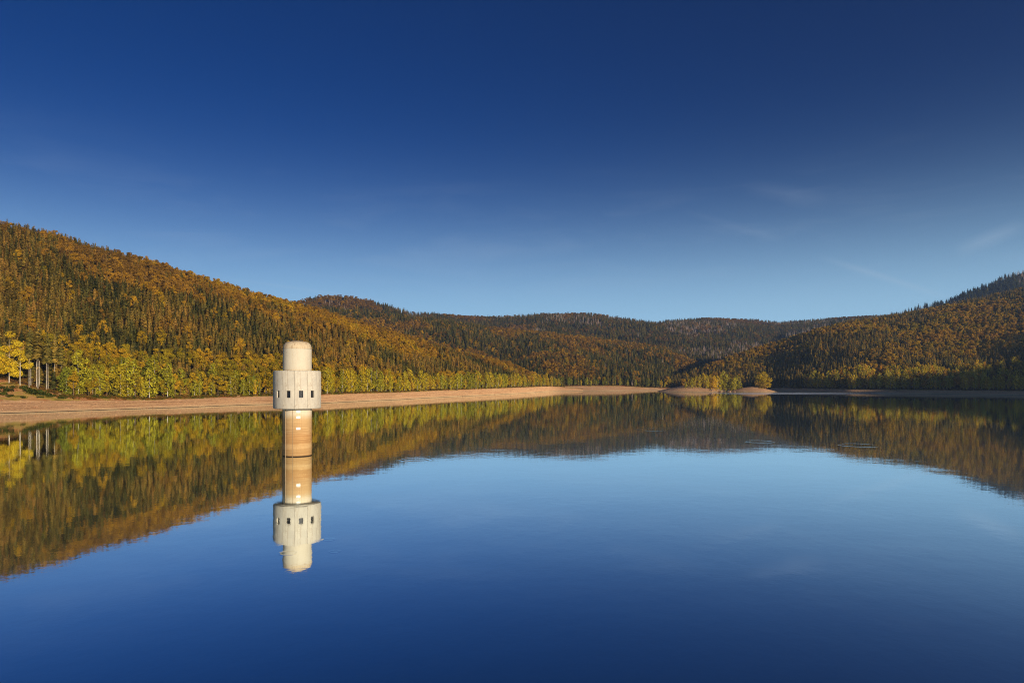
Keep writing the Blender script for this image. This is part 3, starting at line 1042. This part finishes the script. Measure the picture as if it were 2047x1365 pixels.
# --- spur
x, y = plan_grid(-800, 620, 1200, 2000, 7.0)
z, ys, yb, yt, yc, t = spur_hill.at(x, y)
px = zones(t)
m = (px > 560) & (px < 1470) & (y > yt + 3) & (y < yc + 40)
x, y, z, yt, yc, px = x[m], y[m], z[m], yt[m], yc[m], px[m]
f = (y - yt) / (yc - yt)
bee = (fbm(x, y, 150, 5, 4) + 0.25 * (fbm(x, y, 40, 6) - .5) + 0.06 * (f > .72)) > 0.60
bee &= rng.random(len(x)) > .2
bee |= rng.random(len(x)) < 0.10
kind = np.where(bee, 1, 0)
kind = np.where(rng.random(len(x)) < 0.04, 3, kind)
near = (y < yt + 40) & (rng.random(len(x)) < 0.45)
kind = np.where(near, 2, kind)
tint = np.where(kind == 1, np.clip(0.70 + rng.normal(0, .22, len(x)), 0, 1), np.clip(0.25 + rng.normal(0, .2, len(x)), 0, 1))
add(x, y, z, kind, np.where(near, rng.uniform(.35, .8, len(x)), rng.uniform(.6, .95, len(x))), rng.uniform(1.0, 1.3, len(x)), tint, 2)

# --- distant ridge
x, y = plan_grid(-1500, 2000, 1500, 3300, 11.0)
z, ys, yb, yt, yc, t = far_hill.at(x, y)
px = zones(t)
m = (px > 440) & (px < 1880) & (y > yt + 60) & (y < yc + 50)
x, y, z, yt, yc, px = x[m], y[m], z[m], yt[m], yc[m], px[m]
pa = fbm(x, y, 260, 15, 4)
kind = np.where(pa > 0.60, 1, 0)
kind = np.where(rng.random(len(x)) < 0.10, 1, kind)
kind = np.where((fbm(x, y, 220, 19, 4) > 0.50) & (rng.random(len(x)) < .6), 3, kind)
tint = np.where(kind == 1, np.clip(0.92 + rng.normal(0, .15, len(x)), 0, 1), np.where(kind == 0, np.clip(0.3 + rng.normal(0, .15, len(x)), 0, 1), rng.random(len(x))))
add(x, y, z, kind, rng.uniform(.6, 1.0, len(x)), rng.uniform(1.4, 1.9, len(x)), tint, 3)

# --- mountain shoulder
x, y = plan_grid(900, 2400, 1900, 2520, 13.0)
z, ys, yb, yt, yc, t = mountain.at(x, y)
px = zones(t)
m = (px > 1570) & (px < 2250) & (y > yt + 60) & (y < yc + 40)
x, y, z, px = x[m], y[m], z[m], px[m]
kind = np.where((fbm(x, y, 150, 29, 4) > 0.46) & (rng.random(len(x)) < .8), 3, 0)
add(x, y, z, kind, rng.uniform(.6, 1.0, len(x)), rng.uniform(1.3, 1.8, len(x)), np.where(kind == 0, np.clip(0.08 + rng.normal(0, .1, len(x)), 0, 1), rng.random(len(x)) * .6), 3)

# --- right hillside
x, y = plan_grid(300, 1300, 850, 1660, 5.6)
z, ys, yb, yt, yc, t = right_hill.at(x, y)
px = zones(t)
m = (px > 1315) & (px < 2260) & (y > yt + 5) & (y < yc + 40) & (z > 3)
x, y, z, yt, yc, px = x[m], y[m], z[m], yt[m], yc[m], px[m]
f = (y - yt) / (yc - yt)
bee = (fbm(x, y, 120, 45, 4) + 0.3 * (fbm(x, y, 34, 46) - .5) + 0.06 * (f > 0.15)) > 0.525
bee |= rng.random(len(x)) < .10
kind = np.where(bee, 1, 0)
low = (y < yt + 70 + np.clip(px - 1600, 0, 450) * .13) & (px > 1605) & (rng.random(len(x)) < 1.6 * fbm(x, y, 28, 48, 3) - .12)
kind = np.where(low, 2, kind)
keep = (kind != 1) | (rng.random(len(x)) < .75)
tint = np.where(kind == 1, np.clip(0.34 + 0.7 * (fbm(x, y, 60, 47) - .5) + rng.normal(0, .16, len(x)), 0, 1),
                np.where(kind == 2, np.clip(0.58 + rng.normal(0, .16, len(x)), 0, 1), np.clip(0.5 + rng.normal(0, .2, len(x)), 0, 1)))
sc = np.where(kind == 2, np.clip(.25 + 1.3 * fbm(x, y, 22, 49, 2), .4, 1.3) * rng.uniform(.75, 1.15, len(x)), rng.uniform(.5, .9, len(x)))
add(*(a[keep] for a in (x, y, z, kind, sc, rng.uniform(.9, 1.2, len(x)), tint)), 4)
# the part of it outside the frame, thinner
x, y = plan_grid(560, 1700, 40, 1500, 17.0)
z, ys, yb, yt, yc, t = right_hill.at(x, y)
px = zones(t)
m = (px > 2260) & (px < 12000) & (y > yt + 8) & (y < yc + 40)
x, y, z = x[m], y[m], z[m]
kind = np.where(rng.random(len(x)) < .5, 1, 0)
add(x, y, z, kind, rng.uniform(.8, 1.2, len(x)), 1.4, rng.random(len(x)), 5)

T = np.concatenate(TREES)
NV = [len(k.crowns) for k in KINDS]
var = np.array([int(rng.integers(0, NV[int(k)])) for k in T[:, 3]])
rotz = rng.uniform(0, 6.283, len(T))

# which trees stand free enough to show large: sweep from near to far and keep a skyline per picture column
px = T[:, 0] / T[:, 1] * FPX + CX
top = HY - (T[:, 2] + np.array([KINDS[int(k)].h for k in T[:, 3]]) * T[:, 4] - CAM_H) / T[:, 1] * FPX
foot = HY - (T[:, 2] - CAM_H) / T[:, 1] * FPX
halfw = np.array([(2.6, 4.2, 3.2, 2.0)[int(k)] for k in T[:, 3]]) * T[:, 4] * T[:, 5] / T[:, 1] * FPX
line = np.full(2200, 2000.0)
show = np.zeros(len(T))
for i in np.argsort(T[:, 1]):
    a, b = int(max(0, px[i] - halfw[i])), int(min(2047, px[i] + halfw[i]))
    if b <= a or T[i, 7] == 5: continue
    seg = np.minimum(line[a:b + 1], foot[i])
    show[i] = np.clip(seg - top[i], 0, None).sum()
    line[a:b + 1] = np.minimum(line[a:b + 1], top[i] + (foot[i] - top[i]) * (0.30 if T[i, 3] != 0 else 0.45))
single = np.zeros(len(T), bool)
QUOTA = {0: 265, 1: 255, 2: 270}
for k, q in QUOTA.items():
    c = np.where((T[:, 3] == k) & np.isin(T[:, 7], (0, 1, 4)) & (show > 30))[0]
    single[c[np.argsort(-show[c])[:q]]] = True

ADJ = {0: 'spruce', 1: 'beech', 2: 'birch'}


ZONES = ((170, 'where the wood meets the meadow corner'), (345, 'in the yellow grove beyond the meadow'), (455, 'midway between the yellow grove and the tower'),
         (546, 'just short of the tower'), (645, 'behind the intake tower'), (770, 'just past the tower'), (900, 'halfway down the long bank'),
         (1010, 'on the last third of the long bank'), (1200, 'at the far tip of the long bank'))
RZONES = ((1480, 'behind the islet grove'), (1600, 'behind the islet willow'), (1750, 'just past the islet willow'), (1900, 'in the middle of the shaded bay'), (2400, 'at the right edge of the photo'))
TONES = {0: ('dark green', 'olive-brown', 'ruddy brown'), 1: ('yellow-green', 'golden', 'rust-brown'), 2: ('pale green', 'yellow-green', 'golden-yellow')}


def tree_text(i):
    k, p, zn = int(T[i, 3]), px[i], int(T[i, 7])
    tone = TONES[k][0 if T[i, 6] < .34 else (1 if T[i, 6] < .62 else 2)]
    size = 'tall' if T[i, 4] > (0.58, 0.66, 0.92)[k] else 'short'
    if zn == 4:
        where = next(w for lim, w in RZONES if p < lim)
        place = 'on the right-hand shore' if k == 2 else 'on the right-hand slope'
        return f'{size} {tone} {ADJ[k]} {place} {where}', f'{ADJ[k]} trees {place}'
    where = next(w for lim, w in ZONES if p < lim)
    if zn == 1: return f'{size} {tone} {ADJ[k]} on the bank edge {where}', f'{ADJ[k]} trees on the long left bank'
    return f'{size} {tone} {ADJ[k]} on the slope {where}', f'{ADJ[k]} trees on the left slope'


def make_tree(name, crown_me, trunk_me, loc, rz, sc, wid, tint, label, cat, group=None):
    root = link(name, None, loc=loc, label=label, category=cat, group=group)
    root.rotation_euler = (0, 0, rz)
    root.scale = (sc * wid, sc * wid, sc)
    c_ = link('crown', crown_me, root); c_['tint'] = float(tint)
    link('trunk', trunk_me, root)
    return root


for i in np.where(single)[0]:
    kd = KINDS[int(T[i, 3])]
    lb, gr = tree_text(i)
    make_tree(kd.name, kd.crowns[var[i]], kd.trunks[var[i]], T[i, :3], rotz[i], T[i, 4], T[i, 5], T[i, 6], lb, ADJ[int(T[i, 3])] + ' tree', gr)


def mass(name, sel, label, category):
    if not sel.any(): return
    idx = np.array([MODEL_START[int(k)] + v for k, v in zip(T[sel, 3], var[sel])])
    rot = np.stack([rng.normal(0, .02, sel.sum()), rng.normal(0, .02, sel.sum()), rotz[sel]], -1)
    scl = np.stack([T[sel, 4] * T[sel, 5], T[sel, 4] * T[sel, 5], T[sel, 4]], -1)
    scatter(name, T[sel, :3], idx, rot, scl, T[sel, 6], g_trees, label=label, category=category)


rest = ~single
nearz = np.isin(T[:, 7], (0, 1, 4, 5))
mass('spruce_forest', rest & nearz & (T[:, 3] == 0), 'dense brown-green spruce forest over both near hillsides', 'forest')
mass('beech_forest', rest & nearz & (T[:, 3] == 1), 'orange autumn beech woods among the spruces on both near hillsides', 'forest')
mass('birch_forest', rest & nearz & (T[:, 3] == 2), 'further yellow birches behind the front row of the shores', 'forest')
mass('mixed_forest', rest & ~nearz, 'hazy mixed forest over the far spur, distant ridge and mountain', 'forest')


# ------------------------------------------------------------------ meadow corner: golden beeches, bare-trunked spruces, bushes
def ground_left(px_, Y_):
    X_ = (px_ - CX) / FPX * Y_
    return (X_, Y_, float(left_hill.at(np.array([X_]), np.array([Y_]))[0][0]))


def left_at(px_, py_):
    """the point of the left hillside seen at a photo pixel"""
    ysr = np.arange(330, 700, 0.5)
    xs = (px_ - CX) / FPX * ysr
    zz = left_hill.at(xs, ysr)[0]
    rows_ = HY - (zz - CAM_H) / ysr * FPX
    ok = np.where((rows_ <= py_) & (zz > 0))[0]
    j = ok[0] if len(ok) else -1
    return (float(xs[j]), float(ysr[j]), float(zz[j]))


gold_a = beech_crown(30, 7.8, 901, m_birch, 0.10, 0.40, 12)
gold_b = beech_crown(34, 7.2, 902, m_birch, 0.12, 0.40, 12)
gold_t = trunk_mesh('trunk', 27, 0.36, m_barebark, seed=91, limbs=9, limb_len=8)
for (p_, q_, cm, h_, sc_, tn, lb) in ((40, 770, gold_a, 30, 0.95, 0.6, 'tall golden-yellow beech above the meadow beside the bare-trunked spruces'),
                                      (18, 766, gold_b, 34, 1.0, 0.72, 'taller orange-gold beech behind the golden one above the meadow'),
                                      (-4, 760, gold_a, 30, 0.9, 0.4, 'yellow-green beech cut by the left edge of the photo')):
    make_tree('beech_tree', cm, gold_t, left_at(p_, q_), random.uniform(0, 6), sc_, 1.0, tn, lb, 'beech tree')
bare_c = [spruce_crown(40, 4.3, 0.50, 910 + i, 15, 9) for i in range(3)]
bare_t = [trunk_mesh('trunk', 38, 0.23, m_barebark, seed=95 + i) for i in range(3)]
ORD = ('first', 'second', 'third', 'fourth', 'fifth', 'sixth', 'seventh', 'eighth', 'ninth', 'tenth')
for i, (p_, q_, sc_) in enumerate(((58, 774, .93), (61.5, 771, .9), (72.5, 774, .9), (75.5, 777, 1.0), (79, 772, .95), (92.5, 780, .9), (96, 780, .88), (109, 777, .85), (112, 775, .88), (122, 778, .8))):
    make_tree('spruce_tree', bare_c[i % 3], bare_t[i % 3], left_at(p_, q_), random.uniform(0, 6), sc_, 0.95, random.uniform(.3, .6),
              f'{ORD[i]} bare-trunked tall spruce to the right of the golden beech above the meadow', 'spruce tree')

BUSHES = ((4, 778, 1.7), (14, 783, 2.2), (3, 790, 2.0), (20, 793, 1.5), (26, 776, 1.3), (46, 778, 2.0), (56, 783, 2.4), (64, 786, 2.2), (72, 788, 2.6),
          (82, 789, 2.6), (92, 791, 2.0), (100, 794, 1.6), (80, 796, 1.1), (47, 796, 1.2), (122, 797, 1.4), (108, 793, 1.2))
for i, (p_, q_, s_) in enumerate(BUSHES):
    o = link('bush', bush_mes[i % 4], None, left_at(p_, q_), label='low dark green bush on the tawny meadow below the golden beech', category='bush', group='bushes on the meadow')
    o.scale = (s_ * 1.15, s_ * 1.15, s_ * 0.8); o.rotation_euler = (0, 0, i * 1.3); o['tint'] = random.uniform(0, .3)

# heath and young growth along the foot of the wood, dry grass on the meadow
bp, bs, bt = [], [], []
for hill, n_, lo, hi in ((left_hill, 2600, -150, 1120), (spur_hill, 500, 1080, 1330), (right_hill, 900, 1400, 2150)):
    pp = rng.uniform(lo, hi, n_)
    tt = (pp - CX) / FPX
    yb_ = np.interp(tt, hill.ts, hill.yb); yt_ = np.interp(tt, hill.ts, hill.yt)
    Y_ = yb_ + (yt_ - yb_) * rng.uniform(0.1, 1.0, n_) ** 0.5 + rng.uniform(-1, 7, n_)
    X_ = tt * Y_
    zz = hill.at(X_, Y_)[0]
    s_ = rng.uniform(.25, 1.0, n_)
    inmead = (yt_ - yb_ > 12) & (Y_ < yt_)
    s_ = np.where(inmead, rng.uniform(.2, .5, n_), s_)
    bp += list(np.stack([X_, Y_, zz], -1)); bs += list(s_)
    bt += list(np.where(inmead, 1.0, np.clip(rng.normal(.75, .25, n_), 0, 1)))
bp, bs = np.array(bp), np.array(bs)
scatter('undergrowth', bp, rng.integers(0, 4, len(bp)), np.stack([bs * 0, bs * 0, rng.uniform(0, 6, len(bp))], -1), np.stack([bs * 1.2, bs * 1.2, bs], -1), bt,
        g_bushes, label='low heath and saplings along the foot of the woods', category='undergrowth')


# ------------------------------------------------------------------ stones on the banks
def rock_mesh(seed):
    rs = random.Random(seed)
    import bmesh
    bm = bmesh.new()
    bmesh.ops.create_icosphere(bm, subdivisions=2, radius=1.0)
    for v in bm.verts:
        n_ = 0.7 + 0.5 * rs.random()
        v.co = Vector((v.co.x * n_ * 1.2, v.co.y * n_, v.co.z * n_ * 0.65))
    me = bpy.data.meshes.new('rock'); bm.to_mesh(me); bm.free()
    me.materials.append(m_rock)
    return me


M = Mat('bank_rock'); M.pbr(M.ramp(M.noise(M.obj(), 1.5, 4), [(0.35, lin(140, 104, 74)), (0.65, lin(190, 150, 112))]), 0.9, spec=0.2); m_rock = M.m
rocks = [rock_mesh(700 + i) for i in range(5)]
rock_models = bpy.data.collections.new('rock_models')
for i, me in enumerate(rocks): rock_models.objects.link(bpy.data.objects.new('rock_model_%02d' % i, me))
g_rocks = instancer(rock_models)
sp, ss = [], []
for hill, n_, lo, hi in ((left_hill, 1700, -100, 1120), (spur_hill, 250, 1090, 1320), (right_hill, 300, 1400, 2100)):
    pp = rng.uniform(lo, hi, n_); tt = (pp - CX) / FPX
    ys_ = np.interp(tt, hill.ts, hill.ys); yb_ = np.interp(tt, hill.ts, hill.yb)
    Y_ = ys_ + (yb_ - ys_) * rng.uniform(0.05, 1.05, n_)
    X_ = tt * Y_
    sp += list(np.stack([X_, Y_, hill.at(X_, Y_)[0]], -1)); ss += list(rng.uniform(.10, .38, n_) * (1 + (rng.random(n_) < .04) * 1.2))
sp, ss = np.array(sp), np.array(ss)
scatter('gravel', sp, rng.integers(0, 5, len(sp)), np.stack([ss * 0, ss * 0, rng.uniform(0, 6, len(sp))], -1), np.stack([ss] * 3, -1), ss, g_rocks,
        label='loose stones scattered over the bare sandy banks', category='stones')
for i, (p_, q_, s_, lb) in enumerate(((118, 788, 1.1, 'pale boulder at the lower tip of the meadow beside the wood'), (70, 813, .9, 'small pale stone lying on the sandy bank below the meadow'),
                                      (476, 792, 1.6, 'flat pale rock at the top of the bank left of the tower'), (487, 795, 1.2, 'smaller rock next to the flat pale rock on the bank'))):
    X_, Y_, Z_ = left_at(p_, q_)
    o = link('boulder', rocks[i % 5], None, (X_, Y_, Z_ + .1), label=lb, category='boulder')
    o.scale = (s_ * 1.4, s_, s_ * .8); o.rotation_euler = (0, 0, i * .9)


# ------------------------------------------------------------------ islets: grove, willow, roots and rocks
def on_islet(hf, px_, Y_):
    X_ = (px_ - CX) / FPX * Y_
    return (X_, Y_, hf(X_, Y_) - 0.2)


GROVE = ((1371, 1118, .62, .15), (1377, 1124, .85, .30), (1384, 1120, .95, .22), (1391, 1126, 1.10, .35), (1399, 1122, 1.18, .30), (1406, 1130, 1.22, .42), (1413, 1122, 1.20, .28),
         (1420, 1128, 1.28, .50), (1427, 1120, 1.24, .58), (1434, 1126, 1.30, .45), (1441, 1132, 1.42, .18), (1447, 1136, 1.72, .12), (1453, 1130, 1.55, .16),
         (1461, 1126, 1.25, .20), (1468, 1122, 1.35, .22), (1474, 1126, 1.60, .20), (1479, 1122, 1.45, .15))
for i, (p_, Y_, s_, tn) in enumerate(GROVE):
    v = i % 6
    lb = {0: 'low yellow birch at the left tip of the islet grove', 11: 'tallest dark green birch of the islet grove', 16: 'last birch at the rocky right end of the islet grove'}.get(i)
    make_tree('birch_tree', birches.crowns[v], birches.trunks[v], on_islet(isl_a_h, p_, Y_ + 4), i * 1.7, s_, 1.2, min(1.0, tn + .2),
              lb or 'yellow-green birch in the middle of the islet grove', 'birch tree', None if lb else 'birches of the islet grove')
rs = random.Random(77)
cs = []
for k in range(22):
    f_ = rs.uniform(0, 1); a = k * 2.4
    z_ = 3.5 + 19 * f_; rr = 11.5 * math.sin(math.pi * (.25 + .68 * f_)) * rs.uniform(.2, .85)
    cs.append((rr * math.cos(a), rr * math.sin(a), z_, 4.2, 4.2, 3.6))
wil_c = clump_crown(cs, 0.75, 5.5, m_birch, 78, .55)
wil_t = trunk_mesh('trunk', 20, .6, m_bark, seed=79, limbs=10, limb_len=9)
make_tree('willow_tree', wil_c, wil_t, on_islet(isl_b_h, 1526, 1122), 0.4, 1.08, 1.08, .68, 'round yellow willow alone on the small sandy islet', 'willow tree')
o = link('bush', bush_mes[0], None, on_islet(isl_b_h, 1522, 1110), label='broad brown-olive bush at the foot of the islet willow', category='bush')
o.scale = (8.5, 6.0, 7.0); o['tint'] = 0.75
m_root = bark_mat('bleached_root', lin(190, 166, 140), lin(130, 104, 84))


def stump_mesh(seed):
    rs_ = random.Random(seed)
    V, F = [], []
    for k in range(7):
        a = rs_.uniform(0, 6.28); l = rs_.uniform(1.0, 2.6)
        p0 = Vector((0, 0, .9)); p1 = Vector((l * math.cos(a), l * math.sin(a), rs_.uniform(-.3, 1.8)))
        d = (p1 - p0).normalized(); u = d.orthogonal().normalized(); w = d.cross(u)
        b = len(V)
        for (p, r) in ((p0, .3), (p1, .07)):
            for q in range(5): V.append(tuple(p + u * r * math.cos(q * 1.2566) + w * r * math.sin(q * 1.2566)))
        F += [(b + q, b + (q + 1) % 5, b + 5 + (q + 1) % 5, b + 5 + q) for q in range(5)]
    return mesh_of('root_stump', V, F, m_root, True)


stumps = [stump_mesh(800 + i) for i in range(4)]
rs = random.Random(5)
for i in range(22):
    p_ = rs.uniform(1420, 1482); Y_ = rs.uniform(1102, 1116)
    X_, _, Z_ = on_islet(isl_a_h, p_, Y_)
    s_ = rs.uniform(.9, 1.9)
    if i % 3:
        o = link('root_stump', stumps[i % 4], None, (X_, Y_, max(Z_, .1)), label='bleached root stump below the islet grove', category='stump', group='root stumps below the islet grove')
        o.scale = (s_,) * 3
    else:
        o = link('boulder', rocks[i % 5], None, (X_, Y_, max(Z_, .1) + .3), label='rough boulder at the water below the islet grove', category='boulder', group='boulders below the islet grove')
        o.scale = (s_ * 1.3, s_ * 1.1, s_ * 1.1)
    o.rotation_euler = (0, 0, i * 1.1)
print('trees', len(T), 'single', single.sum())
